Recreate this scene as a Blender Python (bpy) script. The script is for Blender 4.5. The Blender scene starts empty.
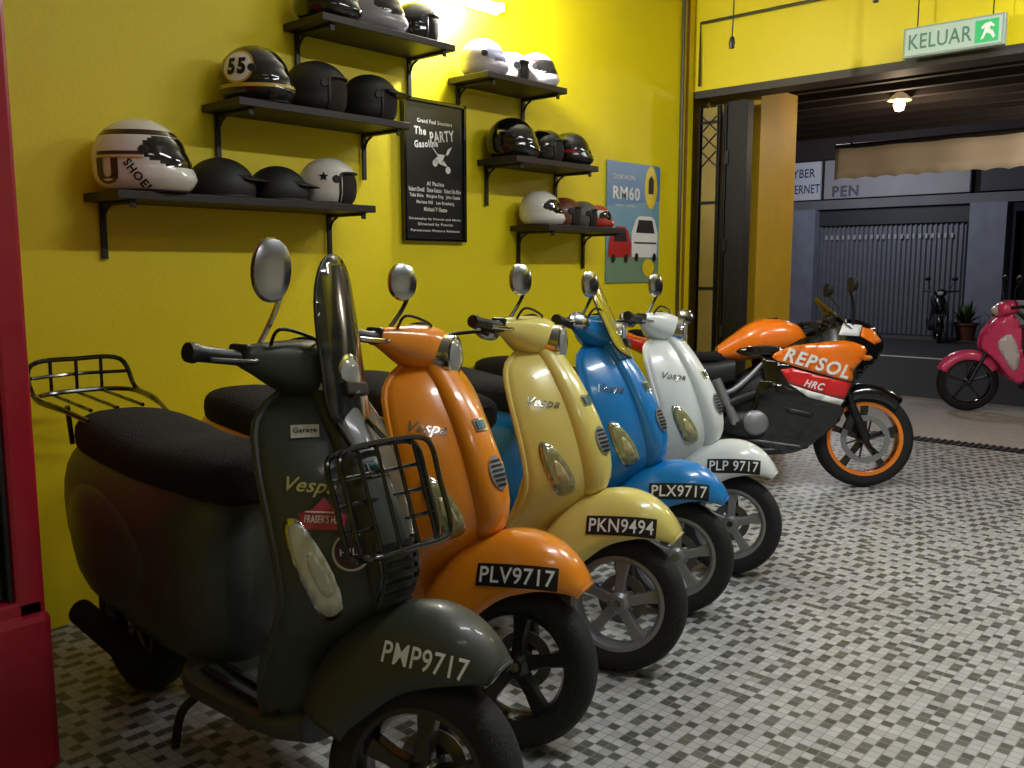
import bpy, bmesh, math, random
from mathutils import Vector, Matrix
from mathutils.bvhtree import BVHTree
random.seed(4)
sc = bpy.context.scene
sc.view_settings.view_transform = 'Standard'
V = Vector
rad = math.radians

# ------------------------------------------------------------------ materials
def lin(c):
    out = []
    for v in c:
        v = v / 255.0
        out.append(v / 12.92 if v <= 0.04045 else ((v + 0.055) / 1.055) ** 2.4)
    return out

def M(name, col, rough=0.5, metal=0.0, coat=0.0, noise=0.08, scale=6.0, emis=0.0, trans=0.0, alpha=1.0, bump=0.0, bscale=80.0):
    m = bpy.data.materials.new(name)
    m.use_nodes = True
    nt = m.node_tree
    b = nt.nodes['Principled BSDF']
    c = lin(col)
    tc = nt.nodes.new('ShaderNodeTexCoord')
    nz = nt.nodes.new('ShaderNodeTexNoise')
    nz.inputs['Scale'].default_value = scale
    nz.inputs['Detail'].default_value = 4
    nt.links.new(tc.outputs['Object'], nz.inputs['Vector'])
    mx = nt.nodes.new('ShaderNodeMix')
    mx.data_type = 'RGBA'
    mx.inputs[6].default_value = [max(0, v * (1 - noise)) for v in c] + [1]
    mx.inputs[7].default_value = [min(1, v * (1 + noise)) for v in c] + [1]
    nt.links.new(nz.outputs['Fac'], mx.inputs[0])
    nt.links.new(mx.outputs[2], b.inputs['Base Color'])
    b.inputs['Roughness'].default_value = rough
    b.inputs['Metallic'].default_value = metal
    b.inputs['Coat Weight'].default_value = coat
    b.inputs['Coat Roughness'].default_value = 0.1
    b.inputs['Transmission Weight'].default_value = trans
    b.inputs['Alpha'].default_value = alpha
    if emis > 0:
        b.inputs['Emission Color'].default_value = c + [1]
        b.inputs['Emission Strength'].default_value = emis
    if bump > 0:
        n2 = nt.nodes.new('ShaderNodeTexNoise')
        n2.inputs['Scale'].default_value = bscale
        nt.links.new(tc.outputs['Object'], n2.inputs['Vector'])
        bp = nt.nodes.new('ShaderNodeBump')
        bp.inputs['Strength'].default_value = bump
        bp.inputs['Distance'].default_value = 0.01
        nt.links.new(n2.outputs['Fac'], bp.inputs['Height'])
        nt.links.new(bp.outputs['Normal'], b.inputs['Normal'])
    return m

def stripe_mat(name, base, stripe, axis=1, w=0.03, off=0.0, rough=0.25):
    m = M(name, base, rough=rough, coat=0.6)
    nt = m.node_tree
    b = nt.nodes['Principled BSDF']
    src = b.inputs['Base Color'].links[0].from_socket
    tc = nt.nodes.new('ShaderNodeTexCoord')
    sp = nt.nodes.new('ShaderNodeSeparateXYZ')
    nt.links.new(tc.outputs['Object'], sp.inputs[0])
    a = nt.nodes.new('ShaderNodeMath'); a.operation = 'SUBTRACT'; a.inputs[1].default_value = off
    nt.links.new(sp.outputs[axis], a.inputs[0])
    ab = nt.nodes.new('ShaderNodeMath'); ab.operation = 'ABSOLUTE'
    nt.links.new(a.outputs[0], ab.inputs[0])
    lt = nt.nodes.new('ShaderNodeMath'); lt.operation = 'LESS_THAN'; lt.inputs[1].default_value = w
    nt.links.new(ab.outputs[0], lt.inputs[0])
    mx = nt.nodes.new('ShaderNodeMix'); mx.data_type = 'RGBA'
    nt.links.new(lt.outputs[0], mx.inputs[0])
    nt.links.new(src, mx.inputs[6])
    mx.inputs[7].default_value = lin(stripe) + [1]
    nt.links.new(mx.outputs[2], b.inputs['Base Color'])
    return m

BLACK = M('black_plastic', (22, 22, 23), 0.45)
BLACKG = M('black_gloss', (14, 14, 15), 0.15, coat=0.8)
RUBBER = M('tyre_rubber', (22, 22, 23), 0.75, bump=0.3, bscale=120)
SEATM = M('seat_mesh_fabric', (14, 14, 15), 0.95, bump=0.9, bscale=220)
CHROME = M('chrome', (205, 205, 205), 0.15, metal=1.0)
SILVER = M('silver_alloy', (150, 152, 156), 0.4, metal=0.6)
DARKMET = M('dark_metal', (60, 60, 62), 0.4, metal=0.8)
MIRSH = M('mirror_shell_chrome', (185, 187, 190), 0.22, metal=1.0)
WHITE = M('white_decal', (235, 235, 232), 0.5)
INK = M('black_decal', (12, 12, 12), 0.5)
LENS = M('clear_lens', (200, 202, 188), 0.12, coat=1.0, noise=0.3, scale=30)
SMLENS = M('indicator_lens', (150, 150, 105), 0.08, coat=1.0, noise=0.45, scale=45)
HEADL = M('headlamp_lens', (140, 142, 138), 0.1, coat=1.0, noise=0.3, scale=40)
AMBER = M('amber_lens', (220, 120, 20), 0.2, coat=1.0)
REDL = M('red_lens', (190, 10, 10), 0.2, coat=1.0)
MIRROR = M('mirror_glass', (190, 195, 200), 0.03, metal=1.0, noise=0.0)
SMOKE = M('smoked_screen', (34, 36, 33), 0.12, coat=1.0, alpha=0.86)
TINTREFL = M('tinted_screen_wall_reflection', (205, 190, 40), 0.1, coat=1.0, alpha=0.62, noise=.2)  # lightly tinted clear screen; yellow wall's reflection is put into its colour

# ------------------------------------------------------------------ geometry helpers
def empty(name, loc=(0, 0, 0), rot=(0, 0, 0), scale=1.0):
    e = bpy.data.objects.new(name, None)
    e.empty_display_size = 0.2
    sc.collection.objects.link(e)
    e.location = loc
    e.rotation_euler = rot
    e.scale = (scale, scale, scale)
    return e

def add(name, verts, faces, mat, parent=None, smooth=True, angle=40, solid=0.0, sub=0, bevel=0.0, fm=None, off=-1):
    me = bpy.data.meshes.new(name)
    me.from_pydata([tuple(v) for v in verts], [], faces)
    mats = mat if isinstance(mat, (list, tuple)) else [mat]
    for m in mats:
        me.materials.append(m)
    if fm:
        for p, k in zip(me.polygons, fm):
            p.material_index = k
    bm = bmesh.new(); bm.from_mesh(me)
    bmesh.ops.recalc_face_normals(bm, faces=bm.faces)
    bm.to_mesh(me); bm.free()
    if smooth:
        me.shade_smooth()
        me.set_sharp_from_angle(angle=rad(angle))
    o = bpy.data.objects.new(name, me)
    sc.collection.objects.link(o)
    if parent:
        o.parent = parent
    if solid:
        md = o.modifiers.new('solid', 'SOLIDIFY'); md.thickness = solid; md.offset = off
    if bevel:
        md = o.modifiers.new('bevel', 'BEVEL'); md.width = bevel; md.segments = 2; md.limit_method = 'ANGLE'
    if sub:
        md = o.modifiers.new('sub', 'SUBSURF'); md.levels = sub; md.render_levels = sub
    return o

def box(name, c, s, mat, parent=None, bevel=0.003, rot=None):
    x, y, z = s[0] / 2, s[1] / 2, s[2] / 2
    vs = [V((a, b, d)) for a in (-x, x) for b in (-y, y) for d in (-z, z)]
    if rot:
        R = Matrix.Rotation(rad(rot[0]), 4, 'X')
        R = Matrix.Rotation(rad(rot[2]), 4, 'Z') @ Matrix.Rotation(rad(rot[1]), 4, 'Y') @ R
        vs = [R @ v for v in vs]
    vs = [v + V(c) for v in vs]
    fs = [(0, 1, 3, 2), (4, 6, 7, 5), (0, 4, 5, 1), (2, 3, 7, 6), (0, 2, 6, 4), (1, 5, 7, 3)]
    return add(name, vs, fs, mat, parent, smooth=False, bevel=bevel)

def curve(pts, n=6, cyclic=False):
    P = [V(p) for p in pts]
    N = len(P)
    out = []
    rng = N if cyclic else N - 1
    for i in range(rng):
        if cyclic:
            p0, p1, p2, p3 = P[(i - 1) % N], P[i], P[(i + 1) % N], P[(i + 2) % N]
        else:
            p0 = P[max(i - 1, 0)]; p1 = P[i]; p2 = P[i + 1]; p3 = P[min(i + 2, N - 1)]
        for k in range(n):
            t = k / n
            out.append(0.5 * ((2 * p1) + (p2 - p0) * t + (2 * p0 - 5 * p1 + 4 * p2 - p3) * t * t + (3 * p1 - p0 - 3 * p2 + p3) * t ** 3))
    if not cyclic:
        out.append(P[-1])
    return out

def sweep(name, pts, r, mat, parent=None, seg=8, n=6, cyclic=False, smooth=True):
    C = curve(pts, n, cyclic) if smooth else [V(p) for p in pts]
    N = len(C)
    verts = []
    up = None
    for i, p in enumerate(C):
        if cyclic:
            t = C[(i + 1) % N] - C[i - 1]
        else:
            t = C[min(i + 1, N - 1)] - C[max(i - 1, 0)]
        t.normalize()
        if up is None:
            up = t.orthogonal().normalized()
        up = (up - t * up.dot(t))
        if up.length < 1e-5:
            up = t.orthogonal()
        up.normalize()
        s = t.cross(up)
        rr = r if not isinstance(r, (list, tuple)) else r[0] + (r[1] - r[0]) * i / max(1, N - 1)
        for k in range(seg):
            a = 2 * math.pi * k / seg
            verts.append(p + (up * math.cos(a) + s * math.sin(a)) * rr)
    faces = []
    for i in range(N if cyclic else N - 1):
        j = (i + 1) % N
        for k in range(seg):
            l = (k + 1) % seg
            faces.append((i * seg + k, i * seg + l, j * seg + l, j * seg + k))
    if not cyclic:
        faces.append(tuple(range(seg)))
        faces.append(tuple((N - 1) * seg + k for k in range(seg)))
    return add(name, verts, faces, mat, parent)

def lathe(name, prof, c, axis, mat, parent=None, seg=40, closed=False, angle=40):
    ax = V(axis).normalized()
    u = ax.orthogonal().normalized()
    w = ax.cross(u)
    verts = []
    n = len(prof)
    for k in range(seg):
        a = 2 * math.pi * k / seg
        d = u * math.cos(a) + w * math.sin(a)
        for r, t in prof:
            verts.append(V(c) + d * max(r, 0.0002) + ax * t)
    faces = []
    for k in range(seg):
        l = (k + 1) % seg
        for i in range(n if closed else n - 1):
            j = (i + 1) % n
            faces.append((k * n + i, k * n + j, l * n + j, l * n + i))
    return add(name, verts, faces, mat, parent, angle=angle)

def loft(name, rings, mat, parent=None, cap=True, sub=0, angle=40):
    n = len(rings[0])
    verts = [p for r in rings for p in r]
    faces = []
    for i in range(len(rings) - 1):
        for k in range(n):
            l = (k + 1) % n
            faces.append((i * n + k, i * n + l, (i + 1) * n + l, (i + 1) * n + k))
    if cap:
        faces.append(tuple(range(n)))
        faces.append(tuple((len(rings) - 1) * n + k for k in range(n)))
    return add(name, verts, faces, mat, parent, sub=sub, angle=angle)

def sring(c, u, w, a, b, n=2.5, seg=20):
    out = []
    c, u, w = V(c), V(u), V(w)
    for k in range(seg):
        t = 2 * math.pi * k / seg
        ct, st = math.cos(t), math.sin(t)
        out.append(c + u * (a * math.copysign(abs(ct) ** (2 / n), ct)) + w * (b * math.copysign(abs(st) ** (2 / n), st)))
    return out

def itp(x, xs, ys):
    if x <= xs[0]: return ys[0]
    if x >= xs[-1]: return ys[-1]
    for i in range(len(xs) - 1):
        if x <= xs[i + 1]:
            h = xs[i + 1] - xs[i]
            t = (x - xs[i]) / h
            def sl(k):
                if k <= 0: return (ys[1] - ys[0]) / (xs[1] - xs[0])
                if k >= len(xs) - 1: return (ys[-1] - ys[-2]) / (xs[-1] - xs[-2])
                return (ys[k + 1] - ys[k - 1]) / (xs[k + 1] - xs[k - 1])
            m0, m1 = sl(i) * h, sl(i + 1) * h
            return (2*t**3-3*t*t+1)*ys[i] + (t**3-2*t*t+t)*m0 + (-2*t**3+3*t*t)*ys[i+1] + (t**3-t*t)*m1

def xloft(name, st, mat, parent, n=2.6, seg=24, steps=4, tilt=0):
    """st: (x, halfwidth, zlo, zhi)"""
    xs = [s[0] for s in st]
    idx = list(range(len(st)))
    rings = []
    K = (len(st) - 1) * steps
    for q in range(K + 1):
        t = q / steps
        x = itp(t, idx, xs); w = itp(t, idx, [s[1] for s in st])
        lo = itp(t, idx, [s[2] for s in st]); hi = itp(t, idx, [s[3] for s in st])
        rings.append(sring((x, 0, (lo + hi) / 2), (0, 1, 0), (0, 0, 1), max(w, .002), max((hi - lo) / 2, .002), n, seg))
    return loft(name, rings, mat, parent)

def panel(name, poly, fn, mat, parent, step=0.03, solid=0.005, off=0):
    bm = bmesh.new()
    vs = [bm.verts.new((p[0], p[1], 0)) for p in poly]
    bm.faces.new(vs)
    for ax in (0, 1):
        lo = min(p[ax] for p in poly); hi = max(p[ax] for p in poly)
        k = lo + step
        while k < hi - 1e-4:
            co = [0, 0, 0]; no = [0, 0, 0]
            co[ax] = k; no[ax] = 1
            bmesh.ops.bisect_plane(bm, geom=bm.verts[:] + bm.edges[:] + bm.faces[:], plane_co=co, plane_no=no)
            k += step
    bmesh.ops.triangulate(bm, faces=bm.faces[:])
    bm.verts.index_update()
    verts = [V(fn(v.co.x, v.co.y)) for v in bm.verts]
    faces = [tuple(v.index for v in f.verts) for f in bm.faces]
    bm.free()
    return add(name, verts, faces, mat, parent, solid=solid, off=off)

def smooth_poly(pts, n=5):
    return [(p.x, p.y) for p in curve([(a, b, 0) for a, b in pts], n, True)]

_tc = {}
def text2d(body, width=None, height=None, bold=0.0, shear=0.0):
    key = (body, bold, shear)
    if key not in _tc:
        cu = bpy.data.curves.new('t', 'FONT')
        cu.body = body; cu.size = 1; cu.offset = bold; cu.shear = shear; cu.resolution_u = 3
        cu.space_character = 1.0 + bold * 5
        o = bpy.data.objects.new('t', cu)
        sc.collection.objects.link(o)
        dg = bpy.context.evaluated_depsgraph_get(); dg.update()
        me = bpy.data.meshes.new_from_object(o.evaluated_get(dg))
        vs = [(v.co.x, v.co.y) for v in me.vertices]
        fs = [tuple(p.vertices) for p in me.polygons]
        bpy.data.objects.remove(o); bpy.data.curves.remove(cu); bpy.data.meshes.remove(me)
        _tc[key] = (vs, fs)
    vs, fs = _tc[key]
    x0 = min(v[0] for v in vs); x1 = max(v[0] for v in vs); y0 = min(v[1] for v in vs); y1 = max(v[1] for v in vs)
    sx = width / (x1 - x0) if width else None
    sy = height / (y1 - y0) if height else None
    sx = sx or sy; sy = sy or sx
    return [((v[0] - (x0 + x1) / 2) * sx, (v[1] - (y0 + y1) / 2) * sy) for v in vs], fs

def gridrect(w, h, nx=12, ny=4):
    vs = [(-w/2 + w*i/nx, -h/2 + h*j/ny) for j in range(ny+1) for i in range(nx+1)]
    fs = [(j*(nx+1)+i, j*(nx+1)+i+1, (j+1)*(nx+1)+i+1, (j+1)*(nx+1)+i) for j in range(ny) for i in range(nx)]
    return vs, fs

def disc2d(a, b, n=24):
    vs = [(0, 0)] + [(f*a*math.cos(2*math.pi*k/n), f*b*math.sin(2*math.pi*k/n)) for f in (.5, 1) for k in range(n)]
    fs = [(0, 1+k, 1+(k+1) % n) for k in range(n)] + [(1+k, 1+n+k, 1+n+(k+1) % n, 1+(k+1) % n) for k in range(n)]
    return vs, fs

def decal(name, vf, origin, N, U, bvh, off, mat, parent, rot=0):
    """apply flat artwork onto a curved surface along -N"""
    N = V(N).normalized(); U = V(U); U = (U - N * U.dot(N)).normalized(); W = N.cross(U)
    cr, sr = math.cos(rad(rot)), math.sin(rad(rot))
    out = []
    for a, b in vf[0]:
        a, b = a*cr - b*sr, a*sr + b*cr
        p = V(origin) + U * a + W * b
        if bvh is not None:
            h = bvh.ray_cast(p + N * 0.5, -N, 2.0)
            if h[0] is None:
                h = bvh.find_nearest(p)
            q = h[0] + N * off
        else:
            q = p + N * off
        out.append(q)
    return add(name, out, vf[1], mat, parent, smooth=False)

def poly2d(pts):
    return pts, [tuple(range(len(pts)))]

# ------------------------------------------------------------------ wheels
def wheel(parent, tag, c, R, tw, rr, rim_m, nsp=5, sw=0.03, disc=0.0, hubm=None):
    lathe(tag + '_wheel_tyre', [(rr, -tw*.8), ((R+rr)/2, -tw), (R*.94, -tw*.85), (R*.985, -tw*.5), (R, -tw*.15), (R, tw*.15), (R*.985, tw*.5), (R*.94, tw*.85), ((R+rr)/2, tw), (rr, tw*.8)], c, (0, 1, 0), RUBBER, parent, 56, True, 60)
    lathe(tag + '_wheel_rim', [(rr+.006, -tw*.85), (rr+.006, tw*.85), (rr-.006, tw*.85), (rr-.016, tw*.4), (rr-.016, -tw*.4), (rr-.006, -tw*.85)], c, (0, 1, 0), rim_m, parent, 56, True)
    vs, fs = [], []
    for k in range(nsp):
        a = 2*math.pi*k/nsp + .3
        d = V((math.cos(a), 0, math.sin(a))); s = V((-math.sin(a), 0, math.cos(a))); y = V((0, 1, 0))
        b = len(vs)
        for r, w, t in ((.02, sw*.9, .022), ((rr)*.55, sw*.75, .020), (rr-.008, sw*1.15, .018)):
            for q, e in ((-1, -1), (1, -1), (1, 1), (-1, 1)):
                vs.append(V(c) + d*r + s*(w*q*.6) + y*(t*e - .008))
        for i in (0, 4):
            for q in range(4):
                fs.append((b+i+q, b+i+(q+1) % 4, b+i+4+(q+1) % 4, b+i+4+q))
        fs.append((b, b+1, b+2, b+3)); fs.append((b+8, b+9, b+10, b+11))
    add(tag + '_wheel_spokes', vs, fs, rim_m, parent, smooth=False, bevel=.004)
    lathe(tag + '_wheel_hub', [(0, -.04), (.022, -.04), (.036, -.028), (.04, .0), (.036, .03), (0, .045)], c, (0, 1, 0), hubm or rim_m, parent, 24)
    lathe(tag + '_wheel_hub_cap', [(0, -.046), (.012, -.046), (.014, -.038)], c, (0, 1, 0), CHROME, parent, 16)
    if disc:
        lathe(tag + '_wheel_brake_disc', [(disc*.6, .046), (disc, .046), (disc, .05), (disc*.6, .05)], c, (0, 1, 0), SILVER, parent, 40, True)

# ------------------------------------------------------------------ step-through scooter with steel body
ZS = [.22, .30, .40, .47, .53, .60, .70, .80, .88, .93, .965]
XF = [-.31, -.28, -.22, -.15, -.105, -.10, -.13, -.18, -.235, -.275, -.315]
WW = [.12, .145, .165, .172, .177, .181, .183, .178, .162, .132, .075]
SS = [.09, .10, .11, .12, .13, .135, .13, .12, .10, .08, .04]

def shield_pt(u, z, off=0.0):
    x = itp(z, ZS, XF); w = itp(z, ZS, WW); s = itp(z, ZS, SS)
    return V((x - s * abs(u) ** 2.0 + off, w * u, z))

def fender_pt(th, ph, T0, T1=162, off=0.0):
    s = (th - T0) / (T1 - T0)
    f = max(0.0, 1 - s / .38)
    apex = .303 - .035 * f ** 2 + off
    W = .096 * (1 - .38 * f ** 2.2) + off
    rb = itp(th, [T0, 68, 90, 130, 162], [.234, .195, .165, .145, .165])
    c = math.cos(rad(ph)); s2 = math.sin(rad(ph))
    r = rb + (apex - rb) * max(c, 0) ** .7
    y = W * math.copysign(abs(s2) ** .85, s2)
    return V((r * math.cos(rad(th)), y, .232 + r * math.sin(rad(th))))

def grid_surface(fn, us, vs):
    verts = [fn(u, v) for v in vs for u in us]
    n = len(us)
    faces = [(j*n+i, j*n+i+1, (j+1)*n+i+1, (j+1)*n+i) for j in range(len(vs)-1) for i in range(n-1)]
    return verts, faces

def closed_shell(verts, faces, nu, nv, backfn):
    K = len(verts)
    V2 = verts + [backfn(v) for v in verts]
    F2 = list(faces) + [tuple(K+i for i in reversed(f)) for f in faces]
    bd = [i for i in range(nu)] + [j*nu+nu-1 for j in range(1, nv)] + [(nv-1)*nu+i for i in range(nu-2, -1, -1)] + [j*nu for j in range(nv-2, 0, -1)]
    for a in range(len(bd)):
        b = (a+1) % len(bd)
        F2.append((bd[a], bd[b], K+bd[b], K+bd[a]))
    return V2, F2

def frange(a, b, n):
    return [a + (b-a)*i/n for i in range(n+1)]

def scooter(loc, yaw, scale, body, rim_m, plate, gts=False, inner=None, script=CHROME, steer=26, screen=None):
    E = empty('motor_scooter', loc, (0, 0, rad(yaw)), scale)
    S = empty('steering_assembly'); S.parent = E
    p0 = V((.0, 0, .217)); ax = (V((-.36, 0, 1.06)) - p0).normalized()
    S.matrix_basis = Matrix.Translation(p0) @ Matrix.Rotation(rad(steer), 4, ax) @ Matrix.Translation(-p0)
    R = .217
    T0 = 53 if gts else 48
    wheel(S, 'front', (0, 0, R), R, .055, .145, rim_m, 5, .034, .08)
    wheel(E, 'rear', (-1.28, 0, R), R, .058, .145, rim_m, 5, .034)
    # front mudguard
    fv, ff = grid_surface(lambda p, t: fender_pt(t, p, T0), frange(-90, 90, 28), frange(T0, 162, 36))
    add('front_mudguard', fv, ff, body, S, solid=.006, angle=60, off=0)
    fb = BVHTree.FromPolygons(fv, ff)
    sweep('mudguard_edge_trim', [fender_pt(T0, p, T0, off=.001) for p in frange(-90, 90, 8)], .004, body, S)
    az = 78
    N = (math.cos(rad(-az))*math.cos(rad(18)), math.sin(rad(-az))*math.cos(rad(18)), math.sin(rad(18)))
    U = (math.sin(rad(az)), math.cos(rad(az)), 0)
    org = (.002, -.10, .440)
    if not gts:
        decal('number_plate', gridrect(.218, .050, 20, 5), org, N, U, fb, .006, INK, S)
        decal('plate_letters', text2d(plate, .200, .036, .012), org, N, U, fb, .009, WHITE, S)
    else:
        decal('plate_letters', text2d(plate, .185, .038, .012), (.015, -.10, .452), N, U, fb, .006, WHITE, S, rot=-6)
    # fork / trailing link
    sweep('fork_arm', [(0, .075, R), (-.04, .085, .36), (-.10, .04, .52), (-.16, 0, .62)], .018, BLACK, S)
    sweep('shock_absorber', [(.01, .08, .24), (-.03, .085, .44)], .026, DARKMET, S, seg=12)
    # leg shield
    sv, sf = grid_surface(lambda u, z: shield_pt(u, z), frange(-1, 1, 28), frange(.22, .965, 36))
    sb = BVHTree.FromPolygons(sv, sf)
    cv, cf = closed_shell(sv, sf, 29, 37, lambda v: V((v.x-.026, v.y*.985, v.z)))
    add('leg_shield', cv, cf, body, E, angle=50)
    edge = [shield_pt(-1, z) + V((-.012, 0, 0)) for z in frange(.24, .965, 12)]
    edge2 = [shield_pt(1, z) + V((-.012, 0, 0)) for z in frange(.965, .24, 12)]
    sweep('leg_shield_rim', edge + edge2, .010, body, E, n=2)
    # steering column cover (nose)
    rings = []
    for z, w, d in [(.50, .030, .02), (.53, .048, .050), (.60, .058, .058), (.68, .060, .056), (.76, .058, .052), (.84, .054, .048), (.90, .050, .046), (.95, .046, .042), (.985, .044, .040)]:
        rings.append(sring((shield_pt(0, min(z, .965)).x - .005, 0, z), (1, 0, 0), (0, 1, 0), d, w, 2.2, 24))
    loft('steering_column_cover', rings, body, E, sub=1)
    nb = [p for r in rings for p in r]
    nf = []
    for i in range(len(rings)-1):
        for k in range(24):
            l = (k+1) % 24
            nf.append((i*24+k, i*24+l, (i+1)*24+l, (i+1)*24+k))
    nbv = BVHTree.FromPolygons(nb, nf)
    NG = V((.93, 0, .36))
    gz = .715
    if not gts:
        decal('horn_grille', disc2d(.028, .048, 28), (0, 0, gz), NG, (0, 1, 0), nbv, .003, SILVER, E)
        for i in range(6):
            zz = -.034 + i*.0135
            wdt = .044*math.sqrt(max(.1, 1-(zz/.05)**2))
            decal('horn_grille_slot_%d' % i, gridrect(wdt, .006, 6, 1), V((0, 0, gz)) + V((-.36, 0, .93))*zz, NG, (0, 1, 0), nbv, .0055, INK, E)
    else:
        for i in range(6):
            decal('horn_slot_%d' % i, gridrect(.085, .011, 8, 1), (0, 0, .575+i*.022), NG, (0, 1, 0), nbv, .006, INK, E)
    decal('badge', gridrect(.042, .036, 4, 4), (0, 0, .865), NG, (0, 1, 0), nbv, .004, CHROME, E)
    decal('badge_inlay', gridrect(.031, .025, 4, 4), (0, 0, .865), NG, (0, 1, 0), nbv, .006, M('badge_teal', (30, 90, 90), .3), E)
    def shield_decal(name, vf, u, z, off, mat, rot=0):
        # artwork laid on the shield: distances measured along the surface
        p = shield_pt(u, z)
        tu = (shield_pt(u+.02, z) - shield_pt(u-.02, z)).normalized()
        tz = (shield_pt(u, z+.01) - shield_pt(u, z-.01)).normalized()
        n = tu.cross(tz)
        if n.x < 0: n = -n
        decal(name, vf, p, n, tu, sb, off, mat, E, rot=rot)
    shield_decal('maker_script', text2d('Vespa', .105, .040, .014, .35), -.64, .80 if not gts else .775, .004, script, -6)
    # indicators
    def lens(sg):
        if gts:
            P = smooth_poly([(-.90, .695), (-.80, .70), (-.68, .64), (-.58, .56), (-.57, .525), (-.68, .515), (-.80, .55), (-.90, .63)], 4); zc = .61; uc = -.74
        else:
            P = smooth_poly([(-.82, .670), (-.72, .668), (-.58, .62), (-.47, .56), (-.48, .535), (-.64, .525), (-.76, .56), (-.83, .62)], 4); zc = .60; uc = -.66
        lm = LENS if gts else SMLENS
        panel('indicator_rim', [(uc+(a-uc)*1.12, zc+(b-zc)*1.12) for a, b in P], lambda a, b: shield_pt(a*sg, b, .001), CHROME, E, .03, .006)
        panel('indicator_lens', P, lambda a, b: shield_pt(a*sg, b, .004), lm, E, .03, .008)
        panel('indicator_inner', [(uc+(a-uc)*.5, zc+(b-zc)*.5-.01) for a, b in P], lambda a, b: shield_pt(a*sg, b, .0095), M('lens_inner', (195, 185, 130), .2, coat=1) if not gts else LENS, E, .03, .001)
    lens(1); lens(-1)
    im = inner or body
    rings = []
    for z, w, d in [(.30, .09, .03), (.42, .11, .05), (.55, .125, .055), (.70, .125, .055), (.82, .11, .045), (.90, .07, .03)]:
        rings.append(sring((shield_pt(0, z).x - .165, 0, z), (1, 0, 0), (0, 1, 0), d, w, 3.0, 20))
    loft('glovebox', rings, im, E, sub=1)
    sweep('steering_tunnel', [(shield_pt(0, z).x - .07, 0, z) for z in (.30, .45, .60, .75, .90)], .055, im, E, seg=16)
    xloft('floorboard', [(-.30, .10, .20, .29), (-.38, .145, .205, .275), (-.55, .16, .205, .27), (-.72, .165, .205, .28), (-.78, .12, .22, .30)], body, E, 4)
    for i, y in enumerate((-.12, -.075, .075, .12)):
        box('floor_rubber_%d' % i, (-.53, y, .275), (.34, .018, .012), BLACK, E)
    # rear body with bulging side cowls
    xloft('rear_body', [(-.66, .06, .27, .66), (-.70, .12, .24, .70), (-.80, .165, .23, .715), (-.95, .185, .235, .72), (-1.12, .195, .26, .725), (-1.28, .19, .31, .73), (-1.40, .165, .38, .73), (-1.48, .11, .47, .72), (-1.51, .03, .56, .69)], body, E, 2.5, 28)
    for sg in (-1, 1):
        rings = []
        for x, h, b, zc in [(-.86, .01, .0, .47), (-.90, .08, .02, .47), (-1.0, .135, .04, .475), (-1.12, .155, .05, .48), (-1.25, .145, .045, .50), (-1.36, .11, .03, .52), (-1.44, .05, .01, .55), (-1.46, .01, .0, .56)]:
            rings.append(sring((x, sg*(.150 + (.0 if x > -1.3 else -.03)), zc), (0, 1, 0), (0, 0, 1), b+.02, h, 2.3, 20))
        loft('side_cowl', rings, body, E, sub=1)
    xloft('seat', [(-.60, .05, .66, .735), (-.64, .10, .64, .765), (-.78, .135, .64, .785), (-.95, .15, .645, .785), (-1.08, .155, .65, .80), (-1.25, .15, .66, .815), (-1.40, .125, .67, .805), (-1.49, .05, .69, .78)], SEATM, E, 2.8)
    xloft('tail_light', [(-1.46, .05, .58, .66), (-1.50, .045, .585, .655), (-1.525, .03, .60, .64)], REDL, E, 3)
    sweep('exhaust_can', [(-1.02, -.13, .19), (-1.15, -.14, .22), (-1.38, -.145, .25)], .038, SEATM, E, seg=14)
    sweep('engine_case', [(-.95, .02, .2), (-1.1, .06, .22), (-1.28, .08, .22)], .07, DARKMET, E, seg=14)
    sweep('centre_stand', [(-.85, -.13, .012), (-.83, -.11, .12), (-.80, 0, .17), (-.83, .11, .12), (-.85, .13, .012)], .012, BLACK, E)
    # handlebar unit
    rings = []
    for y, rx, rz, cx, cz in [(-.185, .022, .022, -.43, 1.015), (-.15, .034, .032, -.415, 1.015), (-.11, .054, .046, -.395, 1.01), (-.065, .080, .062, -.372, 1.005), (0, .094, .074, -.362, 1.0), (.065, .080, .062, -.372, 1.005), (.11, .054, .046, -.395, 1.01), (.15, .034, .032, -.415, 1.015), (.185, .022, .022, -.43, 1.015)]:
        rings.append(sring((cx, y, cz), (1, 0, 0), (0, 0, 1), rx, rz, 2.3, 24))
    loft('handlebar_cover', rings, body, S, sub=1)
    sweep('handlebar_neck', [(-.30, 0, .92), (-.35, 0, .99)], .05, body, S, seg=20)
    lathe('headlamp_ring', [(.050, 0), (.057, -.003), (.060, -.015), (.060, -.05)], (-.262, 0, .99), (1, 0, .05), CHROME, S, 36)
    lathe('headlamp_glass', [(0, .010), (.025, .009), (.045, .003), (.052, -.004)], (-.262, 0, .99), (1, 0, .05), HEADL, S, 36)
    lathe('speedometer', [(0, .012), (.038, .010), (.045, 0), (.045, -.03)], (-.40, 0, 1.058), (-.35, 0, 1), BLACKG, S, 28)
    for sg in (-1, 1):
        gy = .16 if gts else .18
        a = V((-.43, gy*sg, 1.012)); b = V((-.475, (gy+.155)*sg, 1.012))
        d = (b-a).normalized()
        lathe('grip', [(0, .0), (.018, 0), (.02, .01), (.0165, .02), (.0175, .12), (.022, .13), (.02, .145), (0, .146)], a, d, BLACK, S, 18)
        sweep('brake_lever', [(-.40, .17*sg, 1.01), (-.375, .21*sg, 1.005), (-.40, .29*sg, 1.0), (-.41, .305*sg, 1.0)], .006, CHROME if not gts else BLACK, S)
        box('switch_block', (-.435, .165*sg, 1.02), (.05, .04, .045), BLACK, S, .008)
        if gts and sg == 1: continue
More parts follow.
